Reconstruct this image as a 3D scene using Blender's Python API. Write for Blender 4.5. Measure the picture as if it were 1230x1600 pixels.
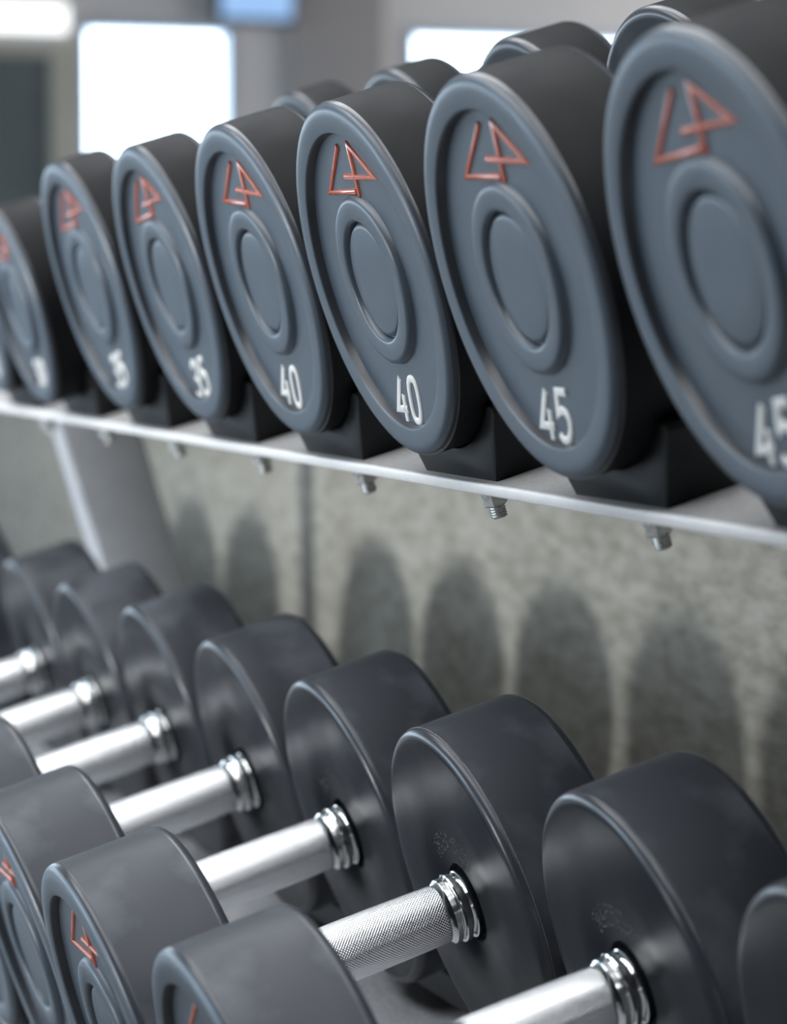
import bpy, bmesh, math, random
from mathutils import Vector, Matrix
random.seed(7)
scene = bpy.context.scene
for o in list(bpy.data.objects):
    bpy.data.objects.remove(o, do_unlink=True)
COL = scene.collection

# ------------------------------------------------------------------ camera
YAW, PITCH = math.radians(-70.5321), math.radians(-4.1543)
CAM = Vector((1.3241, -0.5731, 0.1166))
cd = bpy.data.cameras.new('camera'); cam = bpy.data.objects.new('camera', cd); COL.objects.link(cam)
fw = Vector((math.sin(YAW)*math.cos(PITCH), math.cos(YAW)*math.cos(PITCH), math.sin(PITCH)))
rt = Vector((math.cos(YAW), -math.sin(YAW), 0)); upv = rt.cross(fw)
m = Matrix((rt, upv, -fw)).transposed().to_4x4(); m.translation = CAM
cam.matrix_world = m
cd.sensor_fit = 'HORIZONTAL'; cd.sensor_width = 24.0
cd.lens = 4679.65/1230*24.0
cd.clip_start = 0.02
cd.dof.use_dof = True; cd.dof.focus_distance = 1.63; cd.dof.aperture_fstop = 5.6
scene.camera = cam

# ------------------------------------------------------------------ view + world + lights
scene.view_settings.view_transform = 'Standard'
scene.view_settings.look = 'None'
scene.view_settings.gamma = 1.0
scene.view_settings.exposure = 0.0
scene.view_settings.use_curve_mapping = False
w = bpy.data.worlds.new('world'); scene.world = w; w.use_nodes = True
w.node_tree.nodes['Background'].inputs[0].default_value = (0.75, 0.85, 1.0, 1)
w.node_tree.nodes['Background'].inputs[1].default_value = 0.6

FLOOR, CEIL = -0.85, 2.1
X0, X1, Y0, Y1 = -8.0, 4.2, -6.2, 5.2

def area_light(name, loc, rot, sx, sy, power, color):
    l = bpy.data.lights.new(name, 'AREA'); l.shape = 'RECTANGLE'; l.size = sx; l.size_y = sy
    l.energy = power; l.color = color
    o = bpy.data.objects.new(name, l); COL.objects.link(o); o.location = loc; o.rotation_euler = rot
    return o
# daylight coming through the small front window opposite the rack (crisp shadows on the low wall)
KEY = area_light('daylight_front_window', (-0.55, Y0+0.12, 0.08), (math.radians(90), 0, math.radians(8.5)), 0.55, 0.60, 10.5, (0.97, 0.99, 1.0)); KEY.data.spread = math.radians(32)
# daylight from the long window band towards the far end of the room
area_light('daylight_long_window', (-5.2, Y0+0.12, 0.75), (math.radians(90), 0, 0), 4.2, 1.7, 135, (0.62, 0.82, 1.0))
# ceiling lamps; the forward row is added to brighten the lower heads' tops
CEIL_LAMPS = [(3.2, -0.15), (1.7, -0.15), (0.2, -0.15), (-1.3, -0.15), (-2.8, -0.15), (0.9, -1.7), (-0.6, -1.7), (-2.1, -1.7)]

# ------------------------------------------------------------------ materials
def mat(name, color, rough=0.5, metal=0.0, spec=0.5, noise=None, bump=None, rnoise=None, emit=None, aniso=0):
    mt = bpy.data.materials.new(name); mt.use_nodes = True
    nt = mt.node_tree; N, L = nt.nodes, nt.links
    b = N['Principled BSDF']
    b.inputs['Base Color'].default_value = (*color, 1); b.inputs['Roughness'].default_value = rough
    b.inputs['Metallic'].default_value = metal; b.inputs['Specular IOR Level'].default_value = spec
    tc = N.new('ShaderNodeTexCoord')
    if noise:   # (scale, detail, color2, lo, hi)
        n = N.new('ShaderNodeTexNoise'); n.inputs['Scale'].default_value = noise[0]; n.inputs['Detail'].default_value = noise[1]
        L.new(tc.outputs['Object'], n.inputs['Vector'])
        r = N.new('ShaderNodeValToRGB'); r.color_ramp.elements[0].position = noise[3]; r.color_ramp.elements[1].position = noise[4]
        r.color_ramp.elements[0].color = (*color, 1); r.color_ramp.elements[1].color = (*noise[2], 1)
        L.new(n.outputs['Fac'], r.inputs['Fac']); L.new(r.outputs['Color'], b.inputs['Base Color'])
    if rnoise:  # (scale, rough lo, rough hi)
        n = N.new('ShaderNodeTexNoise'); n.inputs['Scale'].default_value = rnoise[0]; n.inputs['Detail'].default_value = 5
        L.new(tc.outputs['Object'], n.inputs['Vector'])
        mr = N.new('ShaderNodeMapRange'); mr.inputs['From Min'].default_value = .35; mr.inputs['From Max'].default_value = .65
        mr.inputs['To Min'].default_value = rnoise[1]; mr.inputs['To Max'].default_value = rnoise[2]
        L.new(n.outputs['Fac'], mr.inputs['Value']); L.new(mr.outputs['Result'], b.inputs['Roughness'])
    if bump:    # (scale, strength, distance)
        n = N.new('ShaderNodeTexNoise'); n.inputs['Scale'].default_value = bump[0]; n.inputs['Detail'].default_value = 4
        L.new(tc.outputs['Object'], n.inputs['Vector'])
        bm = N.new('ShaderNodeBump'); bm.inputs['Strength'].default_value = bump[1]; bm.inputs['Distance'].default_value = bump[2]
        L.new(n.outputs['Fac'], bm.inputs['Height']); L.new(bm.outputs['Normal'], b.inputs['Normal'])
    if emit:
        b.inputs['Emission Color'].default_value = (*emit[0], 1); b.inputs['Emission Strength'].default_value = emit[1]
    return mt

M = {}
M['rubber'] = mat('black_rubber', (0.012, 0.0125, 0.0135), 0.55, 0, 0.09, noise=(11, 4, (0.019, 0.0195, 0.021), .42, .72), rnoise=(14, .50, .62), bump=(900, .06, .0004))
M['rubber_worn_lit'] = mat('worn_dusty_rubber_lit', (0.040, 0.044, 0.053), 0.5, 0, 0.25, noise=(15, 5, (0.105, 0.113, 0.130), .44, .64), rnoise=(16, .44, .6), bump=(900, .06, .0004))  # smudges are wear; the lighter base paints extra light on the lower row
M['plate'] = mat('lit_end_plate_rubber', (0.052, 0.074, 0.101), 0.40, 0, 0.95, noise=(30, 3, (0.058, 0.082, 0.111), .4, .7), bump=(1400, .05, .0003))  # same black rubber, made lighter and bluer to paint in window light
M['rim'] = mat('polished_rubber_edge', (0.035, 0.039, 0.048), 0.30, 0, 0.5, noise=(40, 3, (0.045, 0.049, 0.058), .4, .7))
M['inner'] = mat('smooth_shaded_inner_rubber', (0.010, 0.0128, 0.019), 0.36, 0, 0.22, noise=(12, 4, (0.016, 0.0190, 0.026), .42, .72), rnoise=(14, .28, .42))  # rubber with the shade between heads and a blue reflection painted in
M['saddle'] = mat('saddle_rubber', (0.009, 0.0095, 0.011), 0.45, 0, 0.22, noise=(40, 3, (0.013, 0.014, 0.0155), .4, .7))
M['orange'] = mat('orange_paint', (0.62, 0.13, 0.055), 0.16, 0, 0.9, noise=(200, 2, (0.55, 0.11, 0.05), .4, .7))
M['white'] = mat('white_paint', (0.95, 0.95, 0.93), 0.4, noise=(300, 2, (0.90, 0.90, 0.87), .4, .7))
M['chrome'] = mat('chrome', (0.86, 0.86, 0.85), 0.14, metal=1.0, rnoise=(60, .10, .2))
M['steel'] = mat('zinc_steel', (0.80, 0.81, 0.80), 0.3, metal=0.9, rnoise=(200, .22, .4))
M['shelf'] = mat('shelf_grey_powder_coat', (0.46, 0.45, 0.44), 0.42, noise=(350, 3, (0.40, 0.39, 0.385), .4, .6), bump=(1500, .1, .0004))
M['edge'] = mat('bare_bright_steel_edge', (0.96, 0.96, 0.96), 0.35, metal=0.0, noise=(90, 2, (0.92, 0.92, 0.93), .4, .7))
M['lower_shelf'] = mat('lower_shelf_grey_coat', (0.42, 0.43, 0.45), 0.5, noise=(260, 4, (0.34, 0.35, 0.37), .42, .6), bump=(900, .2, .0006))
M['blackmetal'] = mat('black_metal', (0.02, 0.02, 0.022), 0.5, noise=(80, 2, (0.03, 0.03, 0.03), .4, .7))
M['upright'] = mat('upright_grey_paint', (0.60, 0.63, 0.68), 0.35, noise=(60, 2, (0.56, 0.59, 0.64), .4, .7))
M['scuff'] = mat('pale_scuffs', (0.16, 0.165, 0.175), 0.6, noise=(900, 2, (0.08, 0.08, 0.09), .4, .7))

def knurl_mat():
    mt = mat('knurled_chrome', (0.95, 0.955, 0.96), 0.2, metal=1.0)
    nt = mt.node_tree; N, L = nt.nodes, nt.links; b = N['Principled BSDF']
    tc = N.new('ShaderNodeTexCoord'); s = N.new('ShaderNodeSeparateXYZ'); L.new(tc.outputs['Object'], s.inputs[0])
    def ma(op, a, c=None):
        n = N.new('ShaderNodeMath'); n.operation = op
        for i, v in enumerate((a, c)):
            if v is None: continue
            if isinstance(v, (int, float)): n.inputs[i].default_value = v
            else: L.new(v, n.inputs[i])
        return n.outputs[0]
    ang = ma('MULTIPLY', ma('ARCTAN2', s.outputs['X'], s.outputs['Z']), 28.0)
    yy = ma('MULTIPLY', s.outputs['Y'], 1700.0)
    h = ma('ADD', ma('ABSOLUTE', ma('SINE', ma('ADD', ang, yy))), ma('ABSOLUTE', ma('SINE', ma('SUBTRACT', ang, yy))))
    bp = N.new('ShaderNodeBump'); bp.inputs['Strength'].default_value = 0.3; bp.inputs['Distance'].default_value = 0.0009
    L.new(h, bp.inputs['Height']); L.new(bp.outputs['Normal'], b.inputs['Normal'])
    return mt
M['knurl'] = knurl_mat()

# room
M['lowwall'] = mat('mottled_grey_green_panel', (0.195, 0.186, 0.155), 0.8, noise=(85, 10, (0.315, 0.305, 0.268), .32, .62), bump=(160, .25, .002))
def squash(mt, sc):
    nt = mt.node_tree; tc = next(n for n in nt.nodes if n.type == 'TEX_COORD')
    mp = nt.nodes.new('ShaderNodeMapping'); mp.inputs['Scale'].default_value = sc
    for l in list(tc.outputs['Object'].links):
        to = l.to_socket; nt.links.remove(l); nt.links.new(mp.outputs['Vector'], to)
    nt.links.new(tc.outputs['Object'], mp.inputs['Vector'])
squash(M['lowwall'], (.4, 1, 1))
M['floor'] = mat('grey_gym_floor', (0.12, 0.12, 0.118), 0.2, noise=(3, 5, (0.16, 0.16, 0.157), .35, .65))
M['ceil'] = mat('ceiling_white', (0.10, 0.098, 0.09), 0.9, noise=(2, 3, (0.12, 0.115, 0.105), .4, .7))
M['wall'] = mat('warm_grey_wall', (0.80, 0.78, 0.78), 0.85, noise=(1.5, 3, (0.85, 0.83, 0.82), .35, .7))
M['darkwall'] = mat('charcoal_wall', (0.08, 0.08, 0.08), 0.8, noise=(2, 3, (0.10, 0.10, 0.10), .35, .7))
M['pillar'] = mat('taupe_pillar', (0.40, 0.385, 0.39), 0.8, noise=(2, 3, (0.44, 0.42, 0.42), .35, .7))
M['beige'] = mat('beige_panel', (0.58, 0.56, 0.47), 0.8, noise=(5, 3, (0.66, 0.65, 0.58), .35, .7))
M['frame'] = mat('window_frame_pale', (0.62, 0.68, 0.78), 0.4, noise=(9, 2, (0.58, 0.64, 0.74), .4, .7))
M['dark'] = mat('dark_doorway_panel', (0.15, 0.18, 0.185), 0.35, noise=(3, 3, (0.19, 0.22, 0.225), .4, .7))
M['pane'] = mat('daylit_pane', (0.8, 0.85, 0.9), 0.2, noise=(2, 2, (0.78, 0.83, 0.9), .4, .7), emit=((0.70, 0.86, 1.0), 6.0))
M['screen'] = mat('lit_blue_screen', (0.1, 0.15, 0.25), 0.2, noise=(4, 2, (0.12, 0.2, 0.3), .4, .7), emit=((0.35, 0.58, 0.95), 0.9))
M['tube'] = mat('strip_diffuser', (0.9, 0.9, 0.9), 0.4, noise=(4, 2, (0.88, 0.88, 0.88), .4, .7), emit=((1.0, 1.0, 0.97), 1.6))
M['lamp'] = mat('lamp_diffuser', (0.9, 0.9, 0.9), 0.4, noise=(4, 2, (0.88, 0.88, 0.88), .4, .7), emit=((0.94, 0.97, 1.0), 5.5))

# ------------------------------------------------------------------ mesh helpers
def link(name, me, material, parent=None, loc=(0, 0, 0), rot=(0, 0, 0)):
    o = bpy.data.objects.new(name, me); COL.objects.link(o)
    if material is not None and not me.materials: me.materials.append(material)
    if parent is not None: o.parent = parent
    o.location = loc; o.rotation_euler = rot
    return o
def finish(bm, name, smooth=True, ang=35):
    bmesh.ops.recalc_face_normals(bm, faces=bm.faces)
    me = bpy.data.meshes.new(name); bm.to_mesh(me); bm.free()
    if smooth:
        me.shade_smooth(); me.set_sharp_from_angle(angle=math.radians(ang))
    return me
def lathe(name, prof, seg=112, ang=35):
    """prof: list of (y, r) revolved round the Y axis; r==0 closes the end"""
    bm = bmesh.new(); rings = []
    for y, r in prof:
        if r <= 1e-9: rings.append([bm.verts.new((0, y, 0))])
        else: rings.append([bm.verts.new((r*math.cos(2*math.pi*k/seg), y, r*math.sin(2*math.pi*k/seg))) for k in range(seg)])
    for a, b in zip(rings[:-1], rings[1:]):
        for k in range(seg):
            k2 = (k+1) % seg
            if len(a) == 1: bm.faces.new((a[0], b[k], b[k2]))
            elif len(b) == 1: bm.faces.new((a[k], b[0], a[k2]))
            else: bm.faces.new((a[k], b[k], b[k2], a[k2]))
    return finish(bm, name, ang=ang)
def arcp(cy, cr, rad, a0, a1, n=5):
    return [(cy+rad*math.sin(math.radians(a0+(a1-a0)*i/n)), cr+rad*math.cos(math.radians(a0+(a1-a0)*i/n))) for i in range(n+1)]
def boxmesh(name, x0, x1, y0, y1, z0, z1, bev=0.0, seg=2):
    bm = bmesh.new()
    bmesh.ops.create_cube(bm, size=1)
    bmesh.ops.scale(bm, vec=(x1-x0, y1-y0, z1-z0), verts=bm.verts)
    bmesh.ops.translate(bm, vec=((x0+x1)/2, (y0+y1)/2, (z0+z1)/2), verts=bm.verts)
    if bev: bmesh.ops.bevel(bm, geom=list(bm.edges), offset=bev, segments=seg, affect='EDGES', profile=.5)
    return finish(bm, name, smooth=bool(bev), ang=50)
def box(name, b, material, parent=None, bev=0.0):
    return link(name, boxmesh(name, *b, bev=bev), material, parent)
def ribbon_into(bm, pts, w, h, closed=False):
    """raised rounded stroke on the plane y=0 (outward is -Y); pts are (x, z)"""
    n = len(pts); P = [Vector(p) for p in pts]; sec = []
    for i in range(n):
        if closed: a, b = P[i-1], P[(i+1) % n]; d1 = (P[i]-a).normalized(); d2 = (b-P[i]).normalized()
        else:
            d1 = (P[i]-P[i-1]).normalized() if i > 0 else None; d2 = (P[i+1]-P[i]).normalized() if i < n-1 else None
            d1 = d1 or d2; d2 = d2 or d1
        t = (d1+d2).normalized(); nn = Vector((-t.y, t.x))
        k = 1/max(0.45, nn.dot(Vector((-d1.y, d1.x))))
        row = []
        for u, v in ((-.5, -0.3), (-.46, .55), (-.25, .95), (.25, .95), (.46, .55), (.5, -0.3)):
            q = P[i]+nn*(u*w*k); row.append(bm.verts.new((q.x, -v*h, q.y)))
        sec.append(row)
    m = n if closed else n-1
    for i in range(m):
        a, b = sec[i], sec[(i+1) % n]
        for j in range(5): bm.faces.new((a[j], a[j+1], b[j+1], b[j]))
        bm.faces.new((a[5], a[0], b[0], b[5]))
    if not closed:
        bm.faces.new(sec[0]); bm.faces.new(list(reversed(sec[-1])))

# ------------------------------------------------------------------ emblem and digits (unit: head radius)
EMBLEM = [[(-.02, .752), (-.36, .503), (.085, .493)], [(.115, .470), (.150, .745), (.425, .557), (-.035, .580)]]
def emblem_mesh(R, rot):
    bm = bmesh.new(); c, s = math.cos(rot), math.sin(rot)
    for pl in EMBLEM:
        ribbon_into(bm, [((x*c-z*s)*R, (x*s+z*c)*R) for x, z in pl], .036*R, .0013)
    return finish(bm, 'emblem', ang=60)
def ell(cx, cz, rx, rz, n=28, p=2.6):
    o = []
    for k in range(n):
        a = 2*math.pi*k/n; c, s = math.cos(a), math.sin(a)
        o.append((cx+rx*math.copysign(abs(c)**(2/p), c), cz+rz*math.copysign(abs(s)**(2/p), s)))
    return o
DIG = {
 '4': [([(.44, 1), (.03, .27), (.66, .27)], False), ([(.50, .60), (.50, 0)], False)],
 '0': [(ell(.33, .5, .27, .5), True)],
 '5': [([(.58, 1), (.12, 1), (.07, .56), (.28, .63), (.46, .58), (.58, .42), (.58, .24), (.47, .07), (.30, 0), (.14, .02), (.03, .12)], False)],
 '3': [([(.05, .86), (.16, .98), (.34, 1), (.52, .92), (.56, .76), (.48, .60), (.28, .53), (.50, .46), (.60, .28), (.53, .09), (.34, 0), (.15, .02), (.03, .15)], False)],
}
def digit_mesh(ch, slot, R, rot, size=.25, zc=-.685):
    bm = bmesh.new(); c, s = math.cos(rot), math.sin(rot)
    for pl, cl in DIG[ch]:
        pts = []
        for u, v in pl:
            x = (u-.33 + (slot-.5)*.86 + (v-.5)*.30)*size - .05; z = zc+(v-.5)*size
            pts.append(((x*c-z*s)*R, (x*s+z*c)*R))
        ribbon_into(bm, pts, .185*size*R, .0009, cl)
    return finish(bm, 'digit', ang=60)

# ------------------------------------------------------------------ dumbbells
FACE, RECESS = -0.0032, 0.0020      # rim plane and sunken plate plane, relative to the fitted outline circle
def head_mesh(R, T, bev, back_bev, worn_lit):
    p = [(RECESS+.0015, 0), (RECESS+.0015, .815*R), (RECESS, .822*R), (FACE+.0010, .832*R), (FACE+.0003, .837*R), (FACE, .846*R)]
    p += [(FACE, R-bev*1.25)] + arcp(FACE+bev, R-bev, bev, -80, 0, 7)
    p += [(T*.33, R), (T*.66, R)]
    p += arcp(T+.001-back_bev, R-back_bev, back_bev, 0, 82, 7)
    p += [(T+.001, R-back_bev*1.3), (T+.001, .6*R), (T+.001, .0245), (T+.0002, .0232), (T-.004, .0228), (T-.004, 0)]
    me = lathe('head', p)
    me.materials.append(M['rubber_worn_lit'] if worn_lit else M['rubber']); me.materials.append(M['plate']); me.materials.append(M['rim']); me.materials.append(M['inner'])
    for f in me.polygons:      # the front rim shares the end plate's painted-in light, on the same rubber
        c = f.center
        if c.y < FACE+.0024: f.material_index = 1
        elif FACE+.0024 <= c.y < FACE+bev: f.material_index = 2
        elif T+.001-back_bev < c.y and math.hypot(c.x, c.z) > R-back_bev*1.02: f.material_index = 2
        elif c.y > T-.006 and math.hypot(c.x, c.z) < R-back_bev: f.material_index = 3
    return me
def plate_mesh(R):
    return lathe('end_plate', [(RECESS+.0014, .822*R), (RECESS, .8225*R), (RECESS, .64*R), (RECESS, .46*R), (RECESS+.0014, .455*R)])
def ring_mesh(R):
    f = RECESS-.0042
    return lathe('hub_ring', [(RECESS+.001, .485*R), (RECESS-.0006, .478*R), (f+.0012, .468*R), (f+.0003, .455*R), (f, .44*R), (f, .355*R), (f+.0004, .343*R), (f+.0014, .335*R), (RECESS+.0005, .328*R), (RECESS+.001, .30*R)])
def disc_mesh(R):
    f = RECESS-.0022
    return lathe('hub_disc', [(RECESS+.0009, .322*R), (f+.0012, .318*R), (f+.0003, .308*R), (f, .292*R), (f, .15*R), (f, 0)])
def grip_mesh(H):
    n = 12; p = [(-H/2+.017, .0), (-H/2+.017, .0160), (-H/2+.0185, .0167)]
    for i in range(n+1):
        t = i/n; y = -H/2+.0195+(H-.039)*t; p.append((y, .0168+.0006*math.sin(math.pi*t)))
    p += [(H/2-.0185, .0167), (H/2-.017, .0160), (H/2-.017, 0)]
    return lathe('grip', p, 72)
def collar_mesh():
    # measured from the head's inner face (y=0) towards the grip (+y)
    p = [(-.004, 0), (-.004, .0192), (.0028, .0196), (.0034, .0190), (.0036, .0165), (.0058, .0165), (.0060, .0190), (.0066, .0198), (.0094, .0198), (.0100, .0190), (.0102, .0172), (.0112, .0172),
         (.0114, .0183), (.0120, .0188), (.0150, .0186), (.0158, .0176), (.0180, .0160), (.0180, 0)]
    return lathe('collar', p, 64, 25)

def thing(name, label, cat, loc, rot=(0, 0, 0), group=None):
    o = bpy.data.objects.new(name, None); COL.objects.link(o); o.empty_display_size = .05
    o.location = loc; o.rotation_euler = rot; o['label'] = label; o['category'] = cat
    if group: o['group'] = group
    return o
CACHE = {}
def cached(key, fn):
    if key not in CACHE: CACHE[key] = fn()
    return CACHE[key]

def dumbbell(base, tilt, R, T, H, label, group, rot=0.0, number=None, emblem=True, lower=False, seed=0):
    """base: point under the front head's outline circle; local Y runs along the handle into the rack"""
    t = thing('dumbbell', label, 'dumbbell', base, (tilt, 0, 0), group)
    bev, bb = (.0058, .0052) if not lower else (.0062, .0058)
    hm = cached(('head', R, T, lower), lambda: head_mesh(R, T, bev, bb, lower))
    L_all = 2*T+H
    for end in (0, 1):
        h = link('head', hm, None, t, (0, 0 if end == 0 else L_all, R), (0, 0 if end == 0 else seed, 0 if end == 0 else math.pi))
        if end == 0:
            link('end_plate', cached(('plate', R), lambda: plate_mesh(R)), M['plate'], h)
            link('hub_ring', cached(('ring', R), lambda: ring_mesh(R)), M['plate'], h)
            link('hub_disc', cached(('disc', R), lambda: disc_mesh(R)), M['plate'], h)
            if emblem:
                e = link('emblem', emblem_mesh(R, rot), M['orange'], h, (0, RECESS, 0)); e['label'] = 'thin orange line emblem'
            if number:
                for k, ch in enumerate(number):
                    dgt = link('numeral', digit_mesh(ch, k, R, rot), M['white'], h, (0, RECESS, 0)); dgt['label'] = 'white numeral %s' % ch
    g = link('handle', cached(('grip', H), lambda: grip_mesh(H)), M['knurl'], t, (0, T+H/2, R))
    cm = cached('collar', collar_mesh)
    link('collar', cm, M['chrome'], g, (0, -H/2, 0))
    link('collar', cm, M['chrome'], g, (0, H/2, 0), (0, 0, math.pi))
    return t

S = 0.22
TU, TL_ = 0.2939, 0.2981
def axes(t): return Vector((0, math.cos(t), math.sin(t))), Vector((0, -math.sin(t), math.cos(t)))
AU, NU = axes(TU); AL, NL = axes(TL_)
C_UP = 0.0299        # underside of the heads above the reference line
UP_PLANE = 0.0125    # top of the upper shelf
# ------------------------------------------------------------------ the setting
def struct(name, b, material, parent=None, bev=0):
    o = box(name, b, material, parent, bev)
    if parent is None: o['kind'] = 'structure'
    return o
struct('floor', (X0-.2, X1+.2, Y0-.2, Y1+.2, FLOOR-.1, FLOOR), M['floor'])
struct('ceiling', (X0-.2, X1+.2, Y0-.2, Y1+.2, CEIL, CEIL+.1), M['ceil'])
struct('wall_near_end', (X1, X1+.15, Y0, Y1, FLOOR, CEIL), M['darkwall'])
YW = 0.357
struct('wall_back', (-7.2, 2.4, YW, YW+.12, FLOOR, 0.13), M['lowwall'])

def wall_with_holes(name, axis, pos, thick, a0, a1, holes, material):
    """wall built of strips round rectangular openings; axis 'x': plane x=pos spanning y in a0..a1"""
    bm = bmesh.new()
    def add(u0, u1, z0, z1):
        if u1-u0 < 1e-4 or z1-z0 < 1e-4: return
        r = bmesh.ops.create_cube(bm, size=1)['verts']
        if axis == 'x': sc_, tr = (thick, u1-u0, z1-z0), (pos-thick/2, (u0+u1)/2, (z0+z1)/2)
        else: sc_, tr = (u1-u0, thick, z1-z0), ((u0+u1)/2, pos-thick/2, (z0+z1)/2)
        bmesh.ops.scale(bm, vec=sc_, verts=r); bmesh.ops.translate(bm, vec=tr, verts=r)
    us = a0
    for (u0, u1, z0, z1) in sorted(holes):
        add(us, u0, FLOOR, CEIL); add(u0, u1, FLOOR, z0); add(u0, u1, z1, CEIL); us = u1
    add(us, a1, FLOOR, CEIL)
    o = link(name, finish(bm, name, smooth=False), material); o['kind'] = 'structure'
    return o
FAR_W = [(-4.9, -3.3, -.15, .99), (-2.7, -1.1, -.15, .99), (-.6, .45, -.15, .99), (1.66, 2.185, -.15, 0.985), (2.76, 4.05, -.15, 0.995)]
wall_with_holes('wall_far', 'x', X0, .15, Y0, Y1, FAR_W, M['wall'])
def window(n, axis, pos, u0, u1, z0, z1, mull, glow):
    fr = .035
    def bx(a, b, c, d, p0, p1): return (p0, p1, a, b, c, d) if axis == 'x' else (a, b, p0, p1, c, d)
    sgn = 1
    pane = box('window_%d' % n, bx(u0, u1, z0, z1, pos-.09, pos-.08), glow); pane['kind'] = 'structure'
    for i, b in enumerate((bx(u0, u0+fr, z0, z1, pos-.08, pos+.01), bx(u1-fr, u1, z0, z1, pos-.08, pos+.01), bx(u0+fr, u1-fr, z0, z0+fr, pos-.08, pos+.01), bx(u0+fr, u1-fr, z1-fr, z1, pos-.08, pos+.01))):
        box('window_frame', b, M['frame'], pane)
    for k in range(1, mull):
        u = u0+(u1-u0)*k/mull; box('mullion', bx(u-.012, u+.012, z0+fr, z1-fr, pos-.075, pos-.02), M['frame'], pane)
    return pane
for i, (a, b, c, d) in enumerate(FAR_W): window(i+1, 'x', X0, a, b, c, d, 1, M['pane'])
FRONT_W = [(-7.4, -3.0, -.15, 1.65), (-.95, -.15, -.2, .6)]
wall_with_holes('wall_front', 'y', Y0, .15, X0, X1, FRONT_W, M['wall'])
M['pane2'] = mat('soft_daylit_pane', (0.8, 0.85, 0.9), 0.2, noise=(2, 2, (0.78, 0.83, 0.9), .4, .7), emit=((0.85, 0.93, 1.0), 1.5))
window(6, 'y', Y0, *FRONT_W[0], 4, M['pane2']); window(7, 'y', Y0, *FRONT_W[1], 1, M['pane2'])
SIDE_FILL_W = [(-7.5, -5.0, -.15, 1.6)]  # unseen window added to brighten the far wall
wall_with_holes('wall_side', 'y', Y1+.15, .15, X0, X1, SIDE_FILL_W, M['wall'])
M['pane_fill'] = mat('side_fill_pane', (0.8, 0.85, 0.9), 0.2, noise=(2, 2, (0.78, 0.83, 0.9), .4, .7), emit=((1.0, 0.97, 0.95), 3.6))
window(8, 'y', Y1+.15, *SIDE_FILL_W[0], 2, M['pane_fill'])
# far end: pilaster, dark doorway, pale panels, screen
struct('trim_1', (X0, X0+.03, 2.36, 2.68, FLOOR, CEIL), M['pillar'])
d1 = struct('door_1', (X0+.01, X0+.05, 0.75, 1.565, FLOOR, 0.86), M['dark'])
box('door_frame', (X0+.005, X0+.07, 1.565, 1.60, FLOOR, 0.90), M['beige'], d1)
box('door_frame', (X0+.005, X0+.07, 0.70, 0.75, FLOOR, 0.90), M['beige'], d1)
box('door_frame', (X0+.005, X0+.07, 0.75, 1.565, 0.86, 0.90), M['beige'], d1)
struct('trim_2', (X0+.005, X0+.03, 1.60, 1.655, FLOOR, 0.95), M['beige'])
st = thing('strip_light', 'white strip light on the far wall above the dark doorway', 'light', (X0, 1.15, 0.93))
box('lamp_body', (.005, .03, -.5, .48, 0, .10), M['frame'], st)
box('diffuser', (.03, .06, -.49, .47, .008, .092), M['tube'], st, .006)
sc = thing('wall_screen', 'glowing blue screen high on the far wall above the left window', 'screen', (X0+.02, 2.235, 0.985))
box('casing', (0, .05, -.13, .13, 0, .17), M['blackmetal'], sc, .004)
box('display', (.05, .053, -.118, .118, .012, .158), M['screen'], sc)

# ceiling lamps
for i, (x, y) in enumerate(CEIL_LAMPS):
    t = thing('ceiling_light', 'white rectangular ceiling light panel over the dumbbell rack', 'ceiling light', (x, y, CEIL-.05), group='ceiling light panels')
    box('lamp_frame', (-.67, .67, -.57, .57, .02, .05), M['frame'], t, .004)
    box('diffuser', (-.65, .65, -.55, .55, .008, .022), M['lamp'], t)

# ------------------------------------------------------------------ rack
rack = thing('dumbbell_rack', 'two-tier dumbbell rack with grey sloping shelves and rubber saddles', 'rack', (0, 0.1, FLOOR))
RB = Vector((0, 0.1, FLOOR))
XR0, XR1 = -3.4, 0.75
def rk(name, me, material, origin, tilt, parent=None):
    return link(name, me, material, rack, Vector(origin)-RB, (tilt, 0, 0))
sh = rk('upper_shelf', boxmesh('upper_shelf', XR0, XR1, 0.0125, .275, .0065, UP_PLANE, .0006), M['shelf'], (0, 0, 0), TU)
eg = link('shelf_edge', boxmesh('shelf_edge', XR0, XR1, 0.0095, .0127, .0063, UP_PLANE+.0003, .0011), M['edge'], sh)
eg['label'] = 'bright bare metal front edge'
L0 = Vector((-0.0011, 0.0223, -0.2211)); RL = .1007; TLW, HLW = .0630, .1502
LPL = -(RL+.0178)
rk('lower_shelf', boxmesh('lower_shelf', XR0, XR1, -.205, .023, LPL-.006, LPL, .0006), M['lower_shelf'], (0, L0.y, L0.z), TL_)
rk('rear_rail', boxmesh('rear_rail', XR0, XR1, .043, .085, LPL-.04, LPL, .002), M['blackmetal'], (0, L0.y, L0.z), TL_)
for xu in (-1.54, -3.2, 0.62):
    # oblong uprights leaning with the shelves, long side in depth
    rk('upright', boxmesh('upright', xu-.018, xu+.018, .080, .160, -.86, .006, .006, 3), M['upright'], (0, 0, 0), TU)
    rk('bracket', boxmesh('bracket', xu-.015, xu+.015, -.18, .24, LPL-.046, LPL-.0065, .002), M['blackmetal'], (0, L0.y, L0.z), TL_)
    link('foot', boxmesh('foot', xu-.04, xu+.04, -.35, .20, 0, .04, .004), M['upright'], rack)

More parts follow.
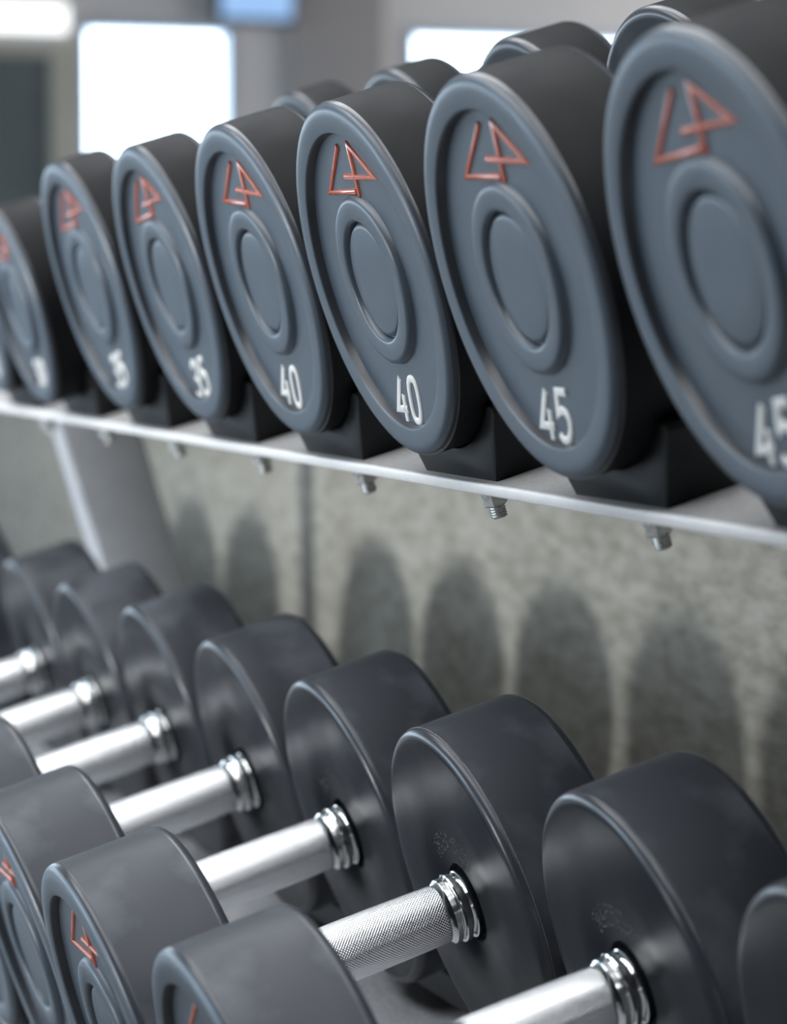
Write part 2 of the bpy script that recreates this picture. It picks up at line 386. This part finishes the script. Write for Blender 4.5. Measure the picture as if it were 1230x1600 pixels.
def saddle_mesh(R, depth):
    cut = R+.0009; cz = R+.0174; pts = []
    hb, ht, zt = .054, .079, .043
    pts += [(-hb, 0), (hb, 0), (.064, .014), (.0725, .028), (ht, zt-.004), (ht-.001, zt-.001), (ht-.004, zt)]
    a0 = math.asin((cz-zt)/cut); xi = cut*math.cos(a0)
    n = 22
    for k in range(n+1):
        a = -a0 - (math.pi-2*a0)*k/n
        pts.append((cut*math.cos(a), cz+cut*math.sin(a)))
    pts += [(-ht+.004, zt), (-ht+.001, zt-.001), (-ht, zt-.004), (-.0725, .028), (-.064, .014)]
    bm = bmesh.new()
    f = [bm.verts.new((x, 0, z)) for x, z in pts]; b = [bm.verts.new((x, depth, z)) for x, z in pts]
    ff = bm.faces.new(f); bf = bm.faces.new(list(reversed(b))); n = len(pts)
    for i in range(n): bm.faces.new((f[i], b[i], b[(i+1) % n], f[(i+1) % n]))
    bmesh.ops.recalc_face_normals(bm, faces=bm.faces)
    ed = [e for fc in (ff, bf) for e in fc.edges]
    bmesh.ops.bevel(bm, geom=list(set(ed)), offset=.0012, segments=2, affect='EDGES', profile=.5)
    return finish(bm, 'saddle', ang=40)
def bolt_mesh():
    p = [(-.001, 0), (-.001, .0047)]
    y = 0.0
    while y < .0215: p += [(y, .0047), (y+.0006, .0040), (y+.0012, .0047)]; y += .0015
    p += [(y+.0005, .0036), (y+.0005, 0)]
    me = lathe('bolt', p, 24, 20)
    me.transform(Matrix.Rotation(math.radians(-90), 4, 'X'))     # +y -> -z
    return me
def nut_mesh():
    bm = bmesh.new(); r = bmesh.ops.create_cone(bm, cap_ends=True, segments=6, radius1=.0074, radius2=.0074, depth=.0155)
    bmesh.ops.bevel(bm, geom=list(bm.edges), offset=.0005, segments=1, affect='EDGES')
    return finish(bm, 'nut', smooth=False)
BOLT, NUT = bolt_mesh(), nut_mesh()
def saddle(x, origin, tilt, a, plane, R, depth, bolt=True, thick=.006):
    A_, N_ = axes(tilt)
    s = rk('saddle', cached(('saddle', R, depth), lambda: saddle_mesh(R, depth)), M['saddle'], Vector(origin)+Vector((x, 0, 0))+A_*a+N_*plane, tilt)
    if bolt:
        link('bolt', BOLT, M['steel'], s, (0, .016, -thick))
        link('nut', NUT, M['steel'], s, (0, .016, -thick-.0077))
    return s

# ------------------------------------------------------------------ upper row
UPPER = {  # slot: (R, T, da, dx, rot deg, number, label)
  1: (.1020, .0515, -.0013, -.0004, 5.6, '45', 'black rubber dumbbell marked 45, nearest and largest, cut by the right edge of the photo'),
  0: (.1006, .0515, -.0039, -.0011, -1, '45', 'black rubber dumbbell marked 45 on the upper shelf, its whole round end in view'),
 -1: (.1001, .0449, -.0014, .0013, 0, '40', 'sharpest upper dumbbell marked 40, standing just left of the whole 45'),
 -2: (.0995, .0445, .0018, .0006, -3, '40', 'slightly blurred upper dumbbell marked 40, between the sharp 40 and a 35'),
 -3: (.0981, .0384, .0028, .0006, 7, '35', 'upper dumbbell marked 35 standing next to the 40s'),
 -4: (.0973, .0382, .0020, -.0011, 7, '35', 'blurred upper dumbbell marked 35 next to the smaller 30 at far left'),
 -5: (.0840, .0400, -.0100, 0, 4, '30', 'smaller blurred dumbbell marked 30 low at the left end of the upper shelf'),
 -6: (.0840, .0400, 0, 0, -5, '30', 'small dumbbell mostly cut off by the left edge on the upper shelf'),
}
for i, (R, T, da, dx, rot, num, lab) in UPPER.items():
    base = Vector((i*S+dx, 0, 0)) + NU*C_UP + AU*da
    dumbbell(base, TU, R, T, .1503, lab, 'dumbbells on the upper shelf', math.radians(rot), num)
    saddle(i*S+dx, (0, 0, 0), TU, .0155, UP_PLANE, R, .042)
    saddle(i*S+dx, (0, 0, 0), TU, da+T+.1503+.010, UP_PLANE, R, .026)
# ------------------------------------------------------------------ lower row
LOWER = {  # slot: (dx, da, dr, label)
  1: (.0017, -.0003, -.0027, 'lower dumbbell cut by the bottom right corner, only a curved dark edge showing'),
  0: (-.0037, -.0002, -.0007, 'nearest whole lower dumbbell, chrome handle running out at the bottom edge'),
 -1: (.0022, -.0056, .0010, 'sharpest lower dumbbell with crisp knurled chrome handle and moulding line on its rim'),
 -2: (-.0003, -.0008, .0003, 'third lower dumbbell from the right with bright chrome handle'),
 -3: (.0002, .0011, .0005, 'fourth lower dumbbell from the right, handle softly blurred'),
 -4: (-.0002, .0021, .0012, 'fifth lower dumbbell from the right, blurred, handle reaching the front head at left edge'),
 -5: (.0001, .0009, 0, 'second lower dumbbell from the left, strongly blurred with white handle'),
 -6: (.0001, .0029, .0006, 'leftmost clearly visible lower dumbbell, very blurred, in front of the upright'),
 -7.8: (0, 0, 0, 'far lower dumbbell beyond the upright at the left edge'),
 -8.8: (0, 0, 0, 'second far lower dumbbell beyond the upright'),
 -9.8: (0, 0, 0, 'third far lower dumbbell beyond the upright'),
}
def flecks(seed, R, n, r0, r1, a0, a1, sz):
    rnd = random.Random(seed); bm = bmesh.new()
    for _ in range(n):
        a = math.radians(rnd.uniform(a0, a1)); r = rnd.uniform(r0, r1); x, z = r*math.cos(a), r*math.sin(a)
        s = sz*rnd.uniform(.4, 1.2); th = rnd.uniform(0, 3.14)
        vs = []
        for k in range(5):
            q = th+k*1.2566; l = s*rnd.uniform(.5, 1.3)
            vs.append(bm.verts.new((x+l*math.cos(q), 0, z+l*.55*math.sin(q))))
        top = bm.verts.new((x, -.00018, z))
        for k in range(5): bm.faces.new((vs[k], vs[(k+1) % 5], top))
    me = bpy.data.meshes.new('scuff_marks'); bm.to_mesh(me); bm.free(); return me
for i, (dx, da, dr, lab) in LOWER.items():
    R = RL+dr; cen = L0 + Vector((i*S+dx, 0, 0)) + AL*(da-HLW-TLW) + NL*(-RL)
    t = dumbbell(cen, TL_, R, TLW, HLW, lab, 'dumbbells on the lower shelf', math.radians(-4 if i == 0 else 0), None, True, True, seed=0 if i > -2.5 else i*.7)
    if i in (0, -1, -2):
        rear = [c for c in t.children if c.name.startswith('head')][1]
        # the rear head is turned round, so its inner face is at local +Y
        sm = link('scuff_marks', flecks(int(i*10), R, 170, .031, .043, 45, 135, .0010), M['scuff'], rear, (0, TLW+.00105, 0), (0, 0, math.pi))
        sm['kind'] = 'stuff'
        if i == -1:
            lm = lathe('moulding_line', [(TLW-.0052, R-.0004), (TLW-.0050, R+.00022), (TLW-.0046, R+.00022), (TLW-.0044, R-.0004)], 160)
            rn = random.Random(3)
            for vtx in lm.vertices:
                k = 1+rn.uniform(-.0010, .0022); vtx.co.x *= k; vtx.co.z *= k
            link('moulding_line', lm, M['scuff'], rear)
    sl = LPL
    saddle(i*S+dx, (L0.x, L0.y, L0.z), TL_, -HLW-TLW+.010, sl, RL, .042)
    saddle(i*S+dx, (L0.x, L0.y, L0.z), TL_, .044, sl, RL, .026, thick=.04)
